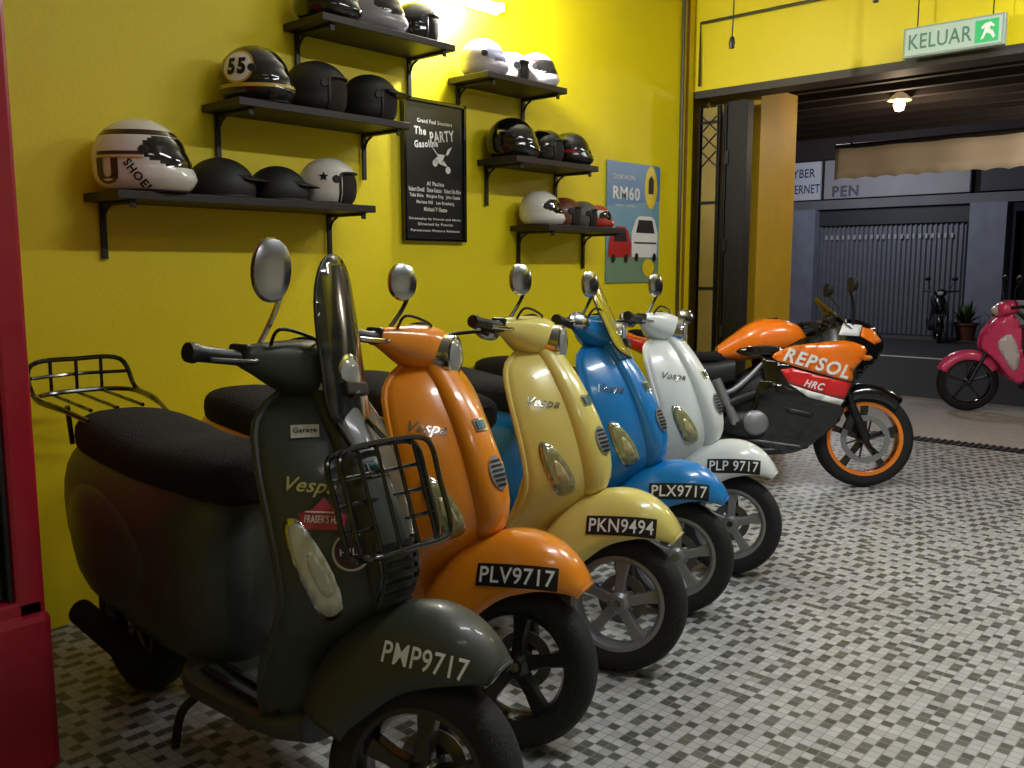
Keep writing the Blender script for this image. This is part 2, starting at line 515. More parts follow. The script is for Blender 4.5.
        # mirror
        if sg == -1:
            mz, my, mx_ = (1.205 if gts else 1.175), (-.155 if gts else -.125), -.39
            md = V((.95, -.55, .05)).normalized()
        else:
            mz, my, mx_ = 1.10, .34, -.30
            md = V((.75, -.55, .35)).normalized()
        sweep('mirror_stalk', [(-.42, .14*sg, 1.03), (-.40, my*.75, 1.04+(mz-1.04)*.45), (mx_+.01, my*.82, 1.04+(mz-1.04)*.8), (mx_+.005, my*.97, mz-.02)], .006, CHROME if gts else BLACK, S)
        mc = V((mx_, my, mz))
        u = V((0, 0, 1)); u = (u - md*u.dot(md)).normalized(); w = md.cross(u)
        hh, ww = (.052, .046) if not gts else (.070, .046)
        if sg == 1: hh, ww = .036, .050
        rings = [sring(mc + md*t, u, w, hh*f, ww*f, 2.2, 24) for t, f in ((.014, .3), (.012, .65), (.006, .93), (-.004, 1.0), (-.008, .97))]
        loft('mirror_shell', rings, MIRSH, S)
        loft('mirror_face', [sring(mc + md*-.0085, u, w, hh*.93, ww*.93, 2.2, 24), sring(mc + md*-.010, u, w, hh*.9, ww*.9, 2.2, 24)], MIRROR, S)
    sweep('brake_cable', [(-.40, -.12, 1.03), (-.36, -.15, 1.08), (-.33, -.05, 1.07), (-.36, 0, 1.05)], .004, BLACK, S)
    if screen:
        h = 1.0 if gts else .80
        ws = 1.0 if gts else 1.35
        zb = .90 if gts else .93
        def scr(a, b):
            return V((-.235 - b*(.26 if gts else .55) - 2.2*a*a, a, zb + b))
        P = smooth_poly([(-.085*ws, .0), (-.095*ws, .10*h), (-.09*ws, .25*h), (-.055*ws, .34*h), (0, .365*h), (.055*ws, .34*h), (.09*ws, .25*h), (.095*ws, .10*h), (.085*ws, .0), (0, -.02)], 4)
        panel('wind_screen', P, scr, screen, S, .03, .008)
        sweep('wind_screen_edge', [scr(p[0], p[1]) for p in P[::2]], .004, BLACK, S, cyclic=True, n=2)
        sweep('screen_mount', [(-.245, .0, .95), (-.29, .0, .99)], .018, BLACK, S)
        box('screen_clip', (-.25, 0, .97), (.02, .10, .03), BLACK, S, .005, rot=(0, -15, 0))
    if gts:
        # front folding rack
        nd = V((-.34, 0, .94)).normalized()
        o0 = V((-.085, 0, .665)); w = .125
        def rp(y, t, k=0):
            return o0 + V((0, y, 0)) + nd*t + V((.030*k, 0, .010*k))
        for k in (0, 1.4):
            sweep('front_rack_frame', [rp(-w, 0, k), rp(-w, .10, k), rp(-w, .175, k), rp(-w+.03, .20, k), rp(0, .205, k), rp(w-.03, .20, k), rp(w, .175, k), rp(w, .10, k), rp(w, 0, k), rp(w-.03, -.025, k), rp(0, -.025, k), rp(-w+.03, -.025, k)], .0065, BLACKG, E, cyclic=True, n=4)
        for i, y in enumerate((-.075, -.025, .025, .075)):
            sweep('front_rack_bar_%d' % i, [rp(y, -.025, 1.4), rp(y, .205, 1.4)], .0045, BLACKG, E)
        for i, t in enumerate((.035, .09, .145)):
            sweep('front_rack_cross_%d' % i, [rp(-w, t, 0), rp(w, t, 0)], .005, BLACKG, E)
        for y in (-.05, .05):
            sweep('front_rack_mount', [rp(y, .0, 0), rp(y, -.07, -.3), (-.09, y, .54)], .006, BLACKG, E)
            sweep('front_rack_upper_mount', [rp(y, .20, 0), (-.22, y*.8, .90)], .006, BLACKG, E)
        sweep('rear_rack_hoop', [(-1.30, -.12, .79), (-1.45, -.15, .82), (-1.60, -.16, .84), (-1.66, -.14, .93), (-1.67, 0, .94), (-1.66, .14, .93), (-1.60, .16, .84), (-1.45, .15, .82), (-1.30, .12, .79)], .008, BLACKG, E)
        sweep('rear_rack_base', [(-1.40, -.14, .81), (-1.62, -.15, .83), (-1.67, 0, .835), (-1.62, .15, .83), (-1.40, .14, .81)], .008, BLACKG, E)
        sweep('rear_rack_mid', [(-1.64, -.15, .89), (-1.68, 0, .89), (-1.64, .15, .89)], .006, BLACKG, E)
        for i, y in enumerate((-.08, 0, .08)):
            sweep('rear_rack_bar_%d' % i, [(-1.38, y, .81), (-1.67, y, .83), (-1.67, y, .94)], .006, BLACKG, E, smooth=False)
        sweep('rear_rack_low_leg', [(-1.45, -.12, .82), (-1.48, -.10, .70)], .008, BLACKG, E)
        red = M('sticker_red', (180, 60, 70), .4)
        wht = M('sticker_pale', (200, 200, 190), .4)
        shield_decal('sticker_shield', poly2d([(-.046, -.032), (.046, -.032), (.050, 0), (.02, .012), (.0, .036), (-.02, .012), (-.050, 0)]), -.60, .722, .004, red, -4)
        shield_decal('sticker_shield_letters', text2d("FRASER'S HILL", .080, .016, .01), -.60, .712, .006, WHITE, -4)
        shield_decal('sticker_shield_band', gridrect(.07, .003, 6, 1), -.60, .726, .006, WHITE, -4)
        shield_decal('round_sticker', disc2d(.041, .041, 28), -.42, .645, .0075, wht)
        shield_decal('round_sticker_inner', disc2d(.036, .036, 28), -.42, .645, .009, M('sticker_maroon', (60, 32, 36), .4))
        shield_decal('round_sticker_letters', text2d('HILL', .05, .014, .01), -.42, .645, .011, wht)
        shield_decal('dealer_badge', gridrect(.060, .030, 6, 3), -.56, .885, .004, wht)
        shield_decal('dealer_badge_letters', text2d('Garage', .050, .016, .02), -.56, .885, .006, INK)
    # bodywork stands taller than the wheels
    for o in list(E.children_recursive):
        if o.type != 'MESH' or '_wheel' in o.name: continue
        for v in o.data.vertices:
            v.co.z += .050 * min(1, max(0, (v.co.z-.27)/.28))
    return E

def paint(n, c, rough=.28):
    return M(n, c, rough, coat=.75, noise=.03)
rimS = SILVER
rimB = M('black_wheel_paint', (20, 20, 21), .3, coat=.6)
scooter((1.26, 1.41, 0), -90, 1.05, M('matte_olive_paint', (54, 59, 51), .45, coat=.2, noise=.05), rimB, 'PMP9717', gts=True, inner=BLACK, script=M('gold_script', (190, 180, 100), .4), screen=SMOKE)
scooter((1.82, 1.63, 0), -90, 1.05, paint('orange_paint', (236, 140, 26)), rimB, 'PLV9717')
scooter((2.41, 1.70, 0), -90, 1.05, paint('cream_yellow_paint', (222, 208, 112)), rimS, 'PKN9494')
scooter((2.97, 1.83, 0), -87, 1.03, paint('blue_paint', (16, 125, 200)), rimS, 'PLX9717', screen=TINTREFL)
scooter((3.53, 1.90, 0), -89, 1.02, paint('white_paint', (228, 234, 230)), rimS, 'PLP 9717', inner=BLACK)

# ------------------------------------------------------------------ sport motorcycle
def sport_bike(loc, yaw, lean):
    E = empty('sport_motorcycle', loc, (rad(lean), 0, rad(yaw)), 1.0)
    OR = paint('fairing_orange', (245, 122, 18)); RED = paint('fairing_red', (215, 28, 34)); WH = paint('fairing_white', (235, 235, 235))
    orim = M('orange_rim_paint', (240, 130, 30), .35, coat=.5)
    R = .30
    for tag, x in (('front', 0), ('rear', -1.37)):
        tw = .055 if x == 0 else .07
        wheel(E, tag, (x, 0, R), R, tw, .222, BLACKG, 5, .034)
        lathe(tag + '_rim_band', [(.228, -tw*.9), (.228, tw*.9), (.206, tw*.9), (.206, -tw*.9)], (x, 0, R), (0, 1, 0), orim, E, 56, True)
        lathe(tag + '_disc_r', [(.112, -.05), (.148, -.05), (.148, -.054), (.112, -.054)], (x, 0, R), (0, 1, 0), SILVER, E, 40, True)
        for k in range(6):
            a = k*math.pi/3
            sweep(tag + '_disc_arm', [(x+.03*math.cos(a), -.046, R+.03*math.sin(a)), (x+.12*math.cos(a+.25), -.051, R+.12*math.sin(a+.25))], .006, BLACK, E, n=2)
    for k in (1, -1):
        sweep('fork_leg', [(0, .085*k, R), (-.10, .085*k, .52)], .026, BLACK, E, seg=12)
        sweep('fork_tube', [(-.08, .085*k, .48), (-.27, .085*k, .98)], .02, DARKMET, E, seg=12)
    box('brake_caliper', (-.10, -.07, .40), (.05, .04, .09), DARKMET, E, .008, rot=(0, 25, 0))
    fv, ff = grid_surface(lambda p, t: V(((.25+.09*max(0, math.cos(rad(p)))**.7)*math.cos(rad(t)), .075*math.sin(rad(p)), R+(.25+.09*max(0, math.cos(rad(p)))**.7)*math.sin(rad(t)))), frange(-90, 90, 14), frange(48, 140, 20))
    add('front_mudguard', fv, ff, BLACKG, E, solid=.005)
    def by(x, z):
        b = .205
        if x > -.25: b -= .135*((x+.25)/.35)**1.6
        if z < .6: b -= .09*((.6-z)/.35)**1.5
        if z > .85: b -= .07*((z-.85)/.12)
        if x < -.55: b -= .05*((-.55-x)/.3)
        return max(b, .03)
    for sg in (-1, 1):
        f = lambda a, b, o=0.0: V((a, sg*(by(a, b)+o), b))
        panel('upper_fairing', smooth_poly([(-.56, .82), (-.46, .89), (-.32, .95), (-.14, 1.03), (.02, 1.00), (.09, .90), (.05, .80), (-.06, .72), (-.30, .70), (-.48, .74)], 3), f, BLACKG, E, .03, .006)
        panel('fairing_orange_flash', smooth_poly([(-.60, .80), (-.50, .86), (-.34, .885), (-.16, .90), (-.04, .86), (-.05, .80), (-.12, .72), (-.13, .66), (-.30, .70), (-.48, .75)], 3), lambda a, b: f(a, b, .006), OR, E, .03, .004)
        panel('fairing_nose_orange', [(-.04, .985), (.03, .97), (.08, .90), (.03, .88), (-.06, .93)], lambda a, b: f(a, b, .007), OR, E, .03, .004)
        panel('fairing_nose_white', [(-.16, 1.01), (-.04, .995), (-.07, .93), (-.2, .935)], lambda a, b: f(a, b, .007), WH, E, .03, .003)
        panel('middle_fairing', [(-.66, .80), (-.50, .76), (-.08, .80), (-.02, .74), (-.12, .62), (-.20, .50), (-.45, .52), (-.62, .60)], f, BLACKG, E, .03, .006)
        panel('fairing_red_flash', [(-.55, .725), (-.48, .735), (-.30, .685), (-.13, .645), (-.17, .55), (-.36, .60), (-.50, .645)], lambda a, b: f(a, b, .008), RED, E, .03, .003)
        panel('fairing_white_slash', [(-.50, .64), (-.36, .595), (-.17, .545), (-.19, .515), (-.38, .56)], lambda a, b: f(a, b, .008), WH, E, .03, .003)
        panel('lower_fairing', smooth_poly([(-.66, .66), (-.40, .58), (-.20, .54), (-.17, .46), (-.26, .34), (-.42, .22), (-.66, .20), (-.84, .25), (-.80, .36), (-.70, .46)], 3), f, BLACKG, E, .03, .006)
        panel('lower_vent', [(-.52, .50), (-.34, .46), (-.36, .43), (-.50, .46)], lambda a, b: f(a, b, .007), DARKMET, E, .03, .003)
        panel('lower_pinstripe', [(-.78, .29), (-.40, .25), (-.41, .262), (-.77, .305)], lambda a, b: f(a, b, .007), SILVER, E, .03, .002)
    for sg in (-1, 1):
        gv, gf = grid_surface(lambda a, b: V((a, sg*(by(a, b)+.014), b)), frange(-.75, .08, 26), frange(.3, .98, 22))
        bv = BVHTree.FromPolygons(gv, gf)
        U = (1, 0, 0) if sg < 0 else (-1, 0, 0)
        decal('fairing_lettering', text2d('REPSOL', .40, .085, .03, .2), (-.335, 0, .765), (0, sg, 0), U, bv, .002, WHITE, E, rot=-16 if sg < 0 else 16)
        decal('fairing_small_lettering', text2d('HRC', .12, .045, .03, .3), (-.35, 0, .635), (0, sg, 0), U, bv, .002, WHITE, E, rot=-14 if sg < 0 else 14)
    xloft('engine_block', [(-.15, .08, .40, .80), (-.30, .13, .28, .86), (-.55, .14, .24, .80), (-.75, .13, .26, .70), (-.88, .09, .34, .60)], DARKMET, E, 3)
    xloft('engine_cover', [(-.62, .15, .28, .46), (-.70, .17, .27, .50), (-.82, .165, .28, .50), (-.92, .12, .32, .46)], DARKMET, E, 2.5)
    sweep('frame_spar', [(-.35, -.12, .80), (-.6, -.15, .62), (-.82, -.15, .52), (-.95, -.13, .42)], .028, BLACK, E, seg=10)
    sweep('frame_rail', [(-.62, -.14, .78), (-.85, -.14, .58), (-1.05, -.13, .72)], .016, SILVER, E, seg=10)
    sweep('rear_shock', [(-.80, -.15, .40), (-.92, -.15, .66)], .03, SILVER, E, seg=10)
    lathe('clutch_cover', [(0, .03), (.06, .028), (.075, .015), (.08, 0)], (-.68, -.155, .40), (0, -1, 0), SILVER, E, 24)
    xloft('fuel_tank', [(-.36, .07, .84, .93), (-.42, .13, .80, 1.0), (-.54, .165, .79, 1.035), (-.68, .165, .78, 1.02), (-.80, .12, .77, .94), (-.90, .09, .77, .86)], OR, E, 2.4)
    for sg in (-1, 1):
        panel('tank_black_flash', smooth_poly([(-.80, .84), (-.66, .87), (-.50, .85), (-.56, .81), (-.72, .80)], 3), lambda a, b: V((a, sg*(.163 - max(0, (-.68-a))*.45 - max(0, a+.52)*.3 + .006), b)), BLACKG, E, .03, .004)
    lathe('fuel_cap', [(0, .008), (.03, .008), (.035, 0)], (-.56, 0, 1.033), (-.05, 0, 1), BLACKG, E, 24)
    xloft('seat', [(-.84, .07, .76, .845), (-.92, .12, .75, .83), (-1.05, .13, .76, .83), (-1.15, .12, .78, .87)], SEATM, E, 2.6)
    xloft('pillion_seat', [(-1.13, .09, .82, .90), (-1.22, .11, .84, .935), (-1.38, .09, .88, .965), (-1.45, .05, .91, .96)], SEATM, E, 2.6)
    xloft('tail_cowl', [(-.95, .11, .64, .78), (-1.15, .13, .70, .85), (-1.35, .11, .80, .91), (-1.52, .05, .88, .945), (-1.56, .02, .91, .935)], RED, E, 2.4)
    xloft('tail_cowl_upper', [(-1.2, .12, .83, .87), (-1.35, .10, .86, .935), (-1.50, .05, .91, .955)], OR, E, 2.4)
    xloft('side_frame_cover', [(-.80, .12, .62, .80), (-.95, .14, .60, .78), (-1.08, .12, .64, .78)], BLACK, E, 3)
    for k in (-1, 1):
        sweep('swingarm', [(-.85, .10*k, .38), (-1.1, .10*k, .34), (-1.37, .10*k, R)], .028, BLACK, E, seg=10)
    sweep('exhaust_pipe', [(-.35, -.05, .26), (-.6, -.10, .22), (-.85, -.14, .27), (-1.0, -.16, .36)], .025, DARKMET, E, seg=12)
    sweep('silencer', [(-1.0, -.165, .36), (-1.2, -.18, .46), (-1.42, -.185, .56)], .055, BLACK, E, seg=16)
    sweep('foot_peg', [(-.82, -.12, .40), (-.82, -.24, .40)], .012, SILVER, E)
    sweep('side_stand', [(-.72, .12, .24), (-.66, .24, .03)], .012, DARKMET, E)
    box('rear_hugger', (-1.55, 0, .70), (.20, .10, .02), BLACK, E, .005, rot=(0, -55, 0))
    def scr(a, b):
        return V((-.10 - b*.62 - 4.5*a*a*.5, a, .99 + b*.55))
    panel('wind_screen', smooth_poly([(-.12, -.02), (-.11, .15), (-.06, .30), (0, .33), (.06, .30), (.11, .15), (.12, -.02), (0, -.08)], 4), scr, SMOKE, E, .03, .004)
    xloft('head_lamp', [(-.10, .09, .84, .96), (.0, .08, .84, .95), (.07, .05, .86, .92), (.10, .02, .875, .905)], HEADL, E, 2.4)
    box('dashboard', (-.22, 0, 1.02), (.06, .18, .07), BLACK, E, .01, rot=(0, -30, 0))
    MB = M('mirror_housing_black', (16, 16, 17), .7)
    for k in (-1, 1):
        sweep('handlebar', [(-.28, .08*k, 1.0), (-.31, .17*k, 1.01), (-.37, .31*k, .99)], .014, BLACK, E)
        lathe('grip', [(0, 0), (.02, 0), (.018, .01), (.018, .12), (.024, .13), (0, .132)], (-.335, .21*k, 1.003), V((-.35, .9*k, -.1)), BLACK, E, 14)
        sweep('lever', [(-.30, .18*k, 1.0), (-.27, .24*k, .99), (-.31, .34*k, .98)], .006, DARKMET, E)
        sweep('mirror_stalk', [(-.10, .09*k, 1.0), (-.12, .16*k, 1.12), (-.17, .25*k, 1.21)], .009, MB, E)
        rings = [sring((-.16+t, .28*k, 1.23), (0, 1, 0), (0, 0, 1), .075*f, .045*f, 2.6, 20) for t, f in ((.03, .3), (.02, .75), (0, 1), (-.012, .95))]
        loft('mirror_shell', rings, MB, E)
        sweep('indicator_stem', [(-.05, .08*k, .80), (-.05, .20*k, .80)], .008, BLACK, E)
        rings = [sring((-.05+t, .22*k, .80), (0, 1, 0), (0, 0, 1), .03*f, .018*f, 2.2, 14) for t, f in ((.03, .3), (.015, .9), (-.015, 1), (-.02, .6))]
        loft('indicator', rings, AMBER, E)
    return E
sport_bike((5.50, 2.07, 0), -53, -5)

# ------------------------------------------------------------------ underbone mopeds (street)
def moped(loc, yaw, col, second, scale=1.0):
    E = empty('moped', loc, (0, 0, rad(yaw)), scale)
    wheel(E, 'front', (0, 0, .27), .27, .04, .20, BLACKG, 5, .022)
    wheel(E, 'rear', (-1.23, 0, .27), .27, .045, .20, BLACKG, 5, .022)
    for k in (-1, 1):
        sweep('fork_leg', [(0, .06*k, .27), (-.18, .06*k, .66)], .02, BLACK, E)
    fv, ff = grid_surface(lambda p, t: V(((.22+.09*max(0, math.cos(rad(p)))**.7)*math.cos(rad(t)), .065*math.sin(rad(p)), .27+(.22+.09*max(0, math.cos(rad(p)))**.7)*math.sin(rad(t)))), frange(-90, 90, 12), frange(25, 150, 18))
    add('front_mudguard', fv, ff, col, E, solid=.005)
    for sg in (-1, 1):
        f = lambda a, b: V((a, sg*(.17 - .12*max(0, (a+.30)/.25)**1.5 - .04*max(0, (.5-b)/.3)), b))
        panel('leg_shield', smooth_poly([(-.30, .92), (-.14, .80), (-.08, .62), (-.20, .50), (-.30, .36), (-.42, .28), (-.46, .40), (-.40, .60), (-.38, .80)], 3), f, col, E, .04, .008)
        panel('shield_inset', smooth_poly([(-.30, .74), (-.20, .66), (-.26, .52), (-.36, .40), (-.38, .56)], 3), lambda a, b: f(a, b) + V((0, sg*.007, 0)), second, E, .04, .004)
        panel('side_panel', smooth_poly([(-.66, .60), (-.80, .70), (-1.10, .74), (-1.42, .82), (-1.30, .66), (-1.05, .52), (-.80, .44), (-.62, .48)], 3), lambda a, b: V((a, sg*(.13), b)), col, E, .06, .008)
    xloft('front_cowl', [(-.10, .03, .62, .74), (-.16, .08, .58, .82), (-.24, .11, .56, .90), (-.32, .10, .60, .93)], col, E)
    xloft('body_spine', [(-.30, .07, .42, .66), (-.50, .07, .34, .50), (-.70, .09, .34, .60), (-1.0, .11, .45, .74), (-1.3, .09, .62, .80)], second, E)
    xloft('engine', [(-.45, .06, .22, .34), (-.60, .12, .18, .36), (-.85, .12, .18, .38), (-.95, .06, .22, .34)], DARKMET, E)
    xloft('seat', [(-.62, .07, .68, .74), (-.72, .12, .70, .78), (-1.0, .13, .73, .79), (-1.2, .13, .77, .84), (-1.38, .08, .80, .84)], SEATM, E)
    xloft('handlebar_cowl', [(-.20, .05, .92, .99), (-.24, .10, .89, 1.03), (-.32, .12, .90, 1.05), (-.38, .08, .93, 1.03)], col, E)
    xloft('head_lamp', [(-.16, .03, .93, .97), (-.19, .055, .91, .99), (-.22, .06, .90, 1.0)], LENS, E)
    xloft('tail_light', [(-1.38, .06, .76, .83), (-1.45, .03, .78, .82)], REDL, E)
    sweep('silencer', [(-.85, -.13, .22), (-1.05, -.15, .28), (-1.35, -.16, .36)], .04, DARKMET, E)
    sweep('swingarm', [(-.8, -.08, .3), (-1.23, -.08, .27)], .02, BLACK, E)
    sweep('side_stand', [(-.7, .1, .22), (-.66, .2, .02)], .01, BLACK, E)
    for k in (-1, 1):
        sweep('handlebar', [(-.30, .08*k, .98), (-.36, .33*k, 1.0)], .016, BLACK, E)
        sweep('mirror_stalk', [(-.33, .17*k, 1.0), (-.30, .20*k, 1.12), (-.32, .23*k, 1.2)], .006, BLACK, E)
        rings = [sring((-.32+t, .24*k, 1.24), (0, 1, 0), (0, 0, 1), .06*f, .038*f, 2.3, 18) for t, f in ((.02, .3), (.01, .8), (0, 1), (-.01, .95))]
        loft('mirror_shell', rings, BLACK, E)
    return E
pink = paint('pink_paint', (240, 70, 125)); palew = paint('pale_paint', (225, 215, 215))
moped((9.15, 2.50, 0), 118, pink, palew)
moped((18.6, 5.65, -.12), 200, paint('moped_black', (25, 25, 28)), paint('moped_grey', (80, 80, 85)))

# ------------------------------------------------------------------ helmets
def helmet(x, z, L, yaw, mat, style='full', visor=None, y=3.31, deco=None, peak=None):
    E = empty({'full': 'full_face_helmet', 'open': 'open_face_helmet', 'half': 'half_helmet'}[style], (x, y, 0), (0, 0, rad(yaw)), 1.0)
    a, b, c = .5*L, .40*L, .44*L
    lo = {'full': -54, 'open': -46, 'half': -18}[style]
    az = [-180 + 6*i for i in range(60)]
    els = [lo + (90-lo)*i/36 for i in range(37)]
    hb = -c*math.sin(rad(lo))
    E.location.z = z + hb + .004
    verts = []; faces = []; fm = []
    def P(A, el, k=1.0):
        ca, sa = math.cos(rad(A)), math.sin(rad(A))
        ce, se = math.cos(rad(el)), math.sin(rad(el))
        px, py, pz = a*ce*ca, b*ce*sa, c*se
        if style == 'full' and el < 10:
            q = min(1, (10-el)/40)
            px += (.13*L*max(0, ca)**2)*q
            py *= 1+.12*q*max(0, ca)
        if style != 'half' and el < -10:
            q = min(1, (-10-el)/40)
            px *= 1+.18*q; py *= 1+.22*q
        return V((px*k, py*k, pz*k if pz > 0 else pz))
    for e in els:
        for A in az:
            k = 1.0
            if style == 'full' and abs(A) <= 66 and -10 < e < 30: k = 1.012
            verts.append(P(A, e, k))
    n = 60
    for j in range(36):
        for i in range(n):
            A = az[i]+3; e = (els[j]+els[j+1])/2
            m = 0
            if style == 'full':
                lim = 70 - max(0, (-2-e))*2.2 - max(0, e-20)*1.6
                if abs(A) < lim and -14 < e < 30: m = 1
            elif style == 'open':
                if abs(A) < 62 and e < 22:
                    continue
            faces.append((j*n+i, j*n+(i+1) % n, (j+1)*n+(i+1) % n, (j+1)*n+i)); fm.append(m)
    add('shell', verts, faces, [mat, visor or BLACKG], E, fm=fm, angle=60)
    bv = BVHTree.FromPolygons(verts, faces)
    lv, lf = grid_surface(lambda A, e: P(A, e, .93), [-180+12*i for i in range(31)], [lo+(88-lo)*i/14 for i in range(15)])
    add('lining', lv, lf, M('helmet_lining', (38, 34, 30), .9), E)
    sweep('bottom_trim', [P(A, lo+1, 1.0) for A in ([i for i in range(-180, 180, 12)] if style != 'open' else [i for i in range(66, 300, 9)])], .006, BLACK, E, n=2, cyclic=style != 'open')
    if style == 'open':
        sweep('face_opening_trim', [P(64, -44), P(64, -20), P(64, 8), P(60, 20), P(40, 23), P(0, 24), P(-40, 23), P(-60, 20), P(-64, 8), P(-64, -20), P(-64, -44)], .006, BLACK, E, n=3)
        for sg in (-1, 1):
            sweep('strap', [P(70*sg, -40, .95), V((.10*L, .1*L*sg, -hb+.012))], .006, BLACK, E)
    if peak:
        pv, pf = grid_surface(lambda A, t: P(A, 24, 1.0) + V((t*.24*L*math.cos(rad(A)), 0, -t*.07*L)), frange(-58, 58, 14), frange(0, 1, 5))
        add('peak', pv, pf, peak, E, solid=.004)
    if style != 'half':
        for sg in (-1, 1):
            q = P(72*sg, 8)
            lathe('pivot', [(0, .006), (.014, .006), (.018, 0)], q, (0.3, sg, 0), BLACK if mat != BLACKG else CHROME, E, 16)
    if deco:
        for (kind, vf, px, pz, m, rot, lay) in deco:
            decal(kind, vf, (px*L, 0, pz*L), (0, -1, 0), (1, 0, 0), bv, .003+.0015*lay, m, E, rot=rot)
    return E

hB = M('helmet_matte_black', (26, 26, 27), .55); hG = M('helmet_gloss_black', (15, 15, 16), .12, coat=1)
hW = M('helmet_white', (228, 226, 218), .2, coat=.9); hS = M('helmet_silver', (175, 170, 180), .25, coat=.8)
hBr = M('helmet_brown', (110, 62, 38), .35, coat=.5); BRN = M('brown_decal', (70, 40, 25), .4); GOLD = M('gold_decal', (200, 160, 60), .35); RD = M('red_decal', (180, 25, 25), .4)
VIS = M('visor_smoke', (28, 26, 26), .05, coat=1.0)
hWs = stripe_mat('helmet_white_band', (228, 226, 218), (60, 35, 25), 2, .010, .085)
helmet(1.58, 1.62, .33, -42, hWs, 'full', VIS, 3.285, deco=[('letters', text2d('SHOEI', .115, .032, .03), .08, -.195, INK, -55, 2),
    ('letter_u', text2d('U', .085, .09, .06), -.24, -.16, BRN, 0, 1), ('stripe', gridrect(.17, .012, 12, 1), -.10, .03, BRN, 0, 0), ('stripe_low', gridrect(.17, .006, 12, 1), -.10, -.02, GOLD, 0, 0)])
helmet(1.92, 1.62, .27, -30, hB, 'half', None, peak=hB)
helmet(2.18, 1.62, .25, -30, hB, 'half', None, peak=hB)
helmet(2.44, 1.62, .265, -40, hW, 'open', None, deco=[('star', poly2d([(.022*math.cos(math.pi/2+k*math.pi/5)*(1 if k % 2 == 0 else .45), .022*math.sin(math.pi/2+k*math.pi/5)*(1 if k % 2 == 0 else .45)) for k in range(10)]), -.05, .10, INK, 0, 0)])
helmet(2.08, 2.0, .285, -58, stripe_mat('helmet_gold_band', (22, 22, 22), (200, 170, 70), 2, .007, -.045), 'full', VIS, 3.30, deco=[('number_disc_edge', disc2d(.070, .066), -.06, .09, GOLD, 0, 0), ('number_disc', disc2d(.062, .058), -.06, .09, WHITE, 0, 1), ('number', text2d('55', .080, .065, .05), -.06, .09, INK, 0, 3)])
helmet(2.38, 2.0, .285, -40, hB, 'open', None, 3.30)
helmet(2.67, 2.0, .27, -40, hB, 'open', None, 3.30, peak=BLACK)
helmet(2.44, 2.39, .27, -50, hG, 'full', VIS)
helmet(2.71, 2.39, .26, -50, hS, 'full', VIS)
helmet(2.96, 2.39, .245, -40, hG, 'open', None)
helmet(3.41, 2.31, .23, -60, hS, 'full', M('visor_clear', (110, 110, 125), .05, coat=1))
helmet(3.63, 2.31, .205, -50, hW, 'open', None)
helmet(3.82, 2.31, .23, -70, stripe_mat('helmet_red_white', (220, 215, 215), (150, 30, 40), 2, .02, .03), 'full', VIS)
helmet(3.63, 1.92, .265, -60, hG, 'full', VIS)
helmet(3.90, 1.92, .24, -45, hG, 'open', None)
helmet(4.12, 1.92, .235, -60, stripe_mat('helmet_red_line', (18, 18, 18), (170, 25, 25), 2, .008, -.01), 'full', VIS)
helmet(3.88, 1.58, .235, -50, hW, 'full', VIS, 3.32)
helmet(4.09, 1.58, .215, -45, hBr, 'open', None, 3.32)
helmet(4.26, 1.58, .20, -45, M('helmet_grey', (95, 90, 85), .4), 'open', None, 3.32)
helmet(4.41, 1.58, .17, -50, stripe_mat('helmet_multi', (190, 60, 50), (220, 220, 220), 2, .02, .02), 'full', VIS, 3.32)

# ------------------------------------------------------------------ shelves
WY = 3.46
SH = M('dark_shelf_wood', (38, 30, 28), .5, noise=.25, scale=20)
for x0, x1, z in [(1.44, 2.59, 1.62), (1.93, 2.80, 2.0), (2.33, 3.09, 2.39), (3.31, 3.93, 2.31), (3.52, 4.22, 1.92), (3.78, 4.49, 1.58)]:
    E = empty('wall_shelf', ((x0+x1)/2, WY-.002, z))
    L = x1-x0
    box('board', (0, -.145, -.0155), (L, .286, .031), SH, E, .003)
    for bx in (-L/2+.065, L/2-.05):
        box('bracket_upright', (bx, -.010, -.135), (.024, .012, .21), BLACK, E)
        box('bracket_arm', (bx, -.13, -.039), (.024, .25, .012), BLACK, E)
        sweep('bracket_curl', [(bx, -.016, -.10), (bx, -.035, -.065), (bx, -.07, -.045)], .006, BLACK, E)
        box('bracket_lip', (bx, -.262, -.045), (.024, .008, .03), BLACK, E)

# ------------------------------------------------------------------ posters and sign
P1 = empty('framed_event_poster', (3.20, WY, 1.83))
pw, ph = .43, .70
box('backing', (0, -.010, 0), (pw, .018, ph), M('poster_black', (20, 20, 22), .35, coat=.3), P1)
for s in (-1, 1):
    box('frame_side', (s*(pw/2-.008), -.018, 0), (.018, .026, ph), BLACKG, P1)
    box('frame_rail', (0, -.018, s*(ph/2-.008)), (pw, .026, .018), BLACKG, P1)
PW = M('poster_print', (225, 225, 220), .6)
def ft(name, body, w, h, p, par, mat, N=(0, -1, 0), U=(1, 0, 0), bold=.01, rot=0):
    decal(name, text2d(body, w, h, bold), p, N, U, None, 0, mat, par, rot=rot)
ft('title_1', 'Grand Fuel Scooters', .24, .020, (0, -.0205, .245), P1, PW, bold=.02)
ft('title_2', 'The', .08, .04, (-.10, -.0205, .195), P1, PW, bold=.04)
ft('title_3', 'PARTY', .17, .055, (.05, -.0205, .18), P1, PW, bold=.03, rot=8)
ft('title_4', 'Gasoline', .16, .036, (-.06, -.0205, .135), P1, PW, bold=.04, rot=6)
vs = [(-.08, .08), (-.02, .03), (.05, .03), (.08, .075), (.05, .06), (.02, .0), (.05, -.03), (0, -.02), (-.05, .0), (-.02, .02)]
decal('motif', poly2d([(a+.04, b+.02) for a, b in vs]), (0, -.0205, .04), (0, -1, 0), (1, 0, 0), None, 0, PW, P1)
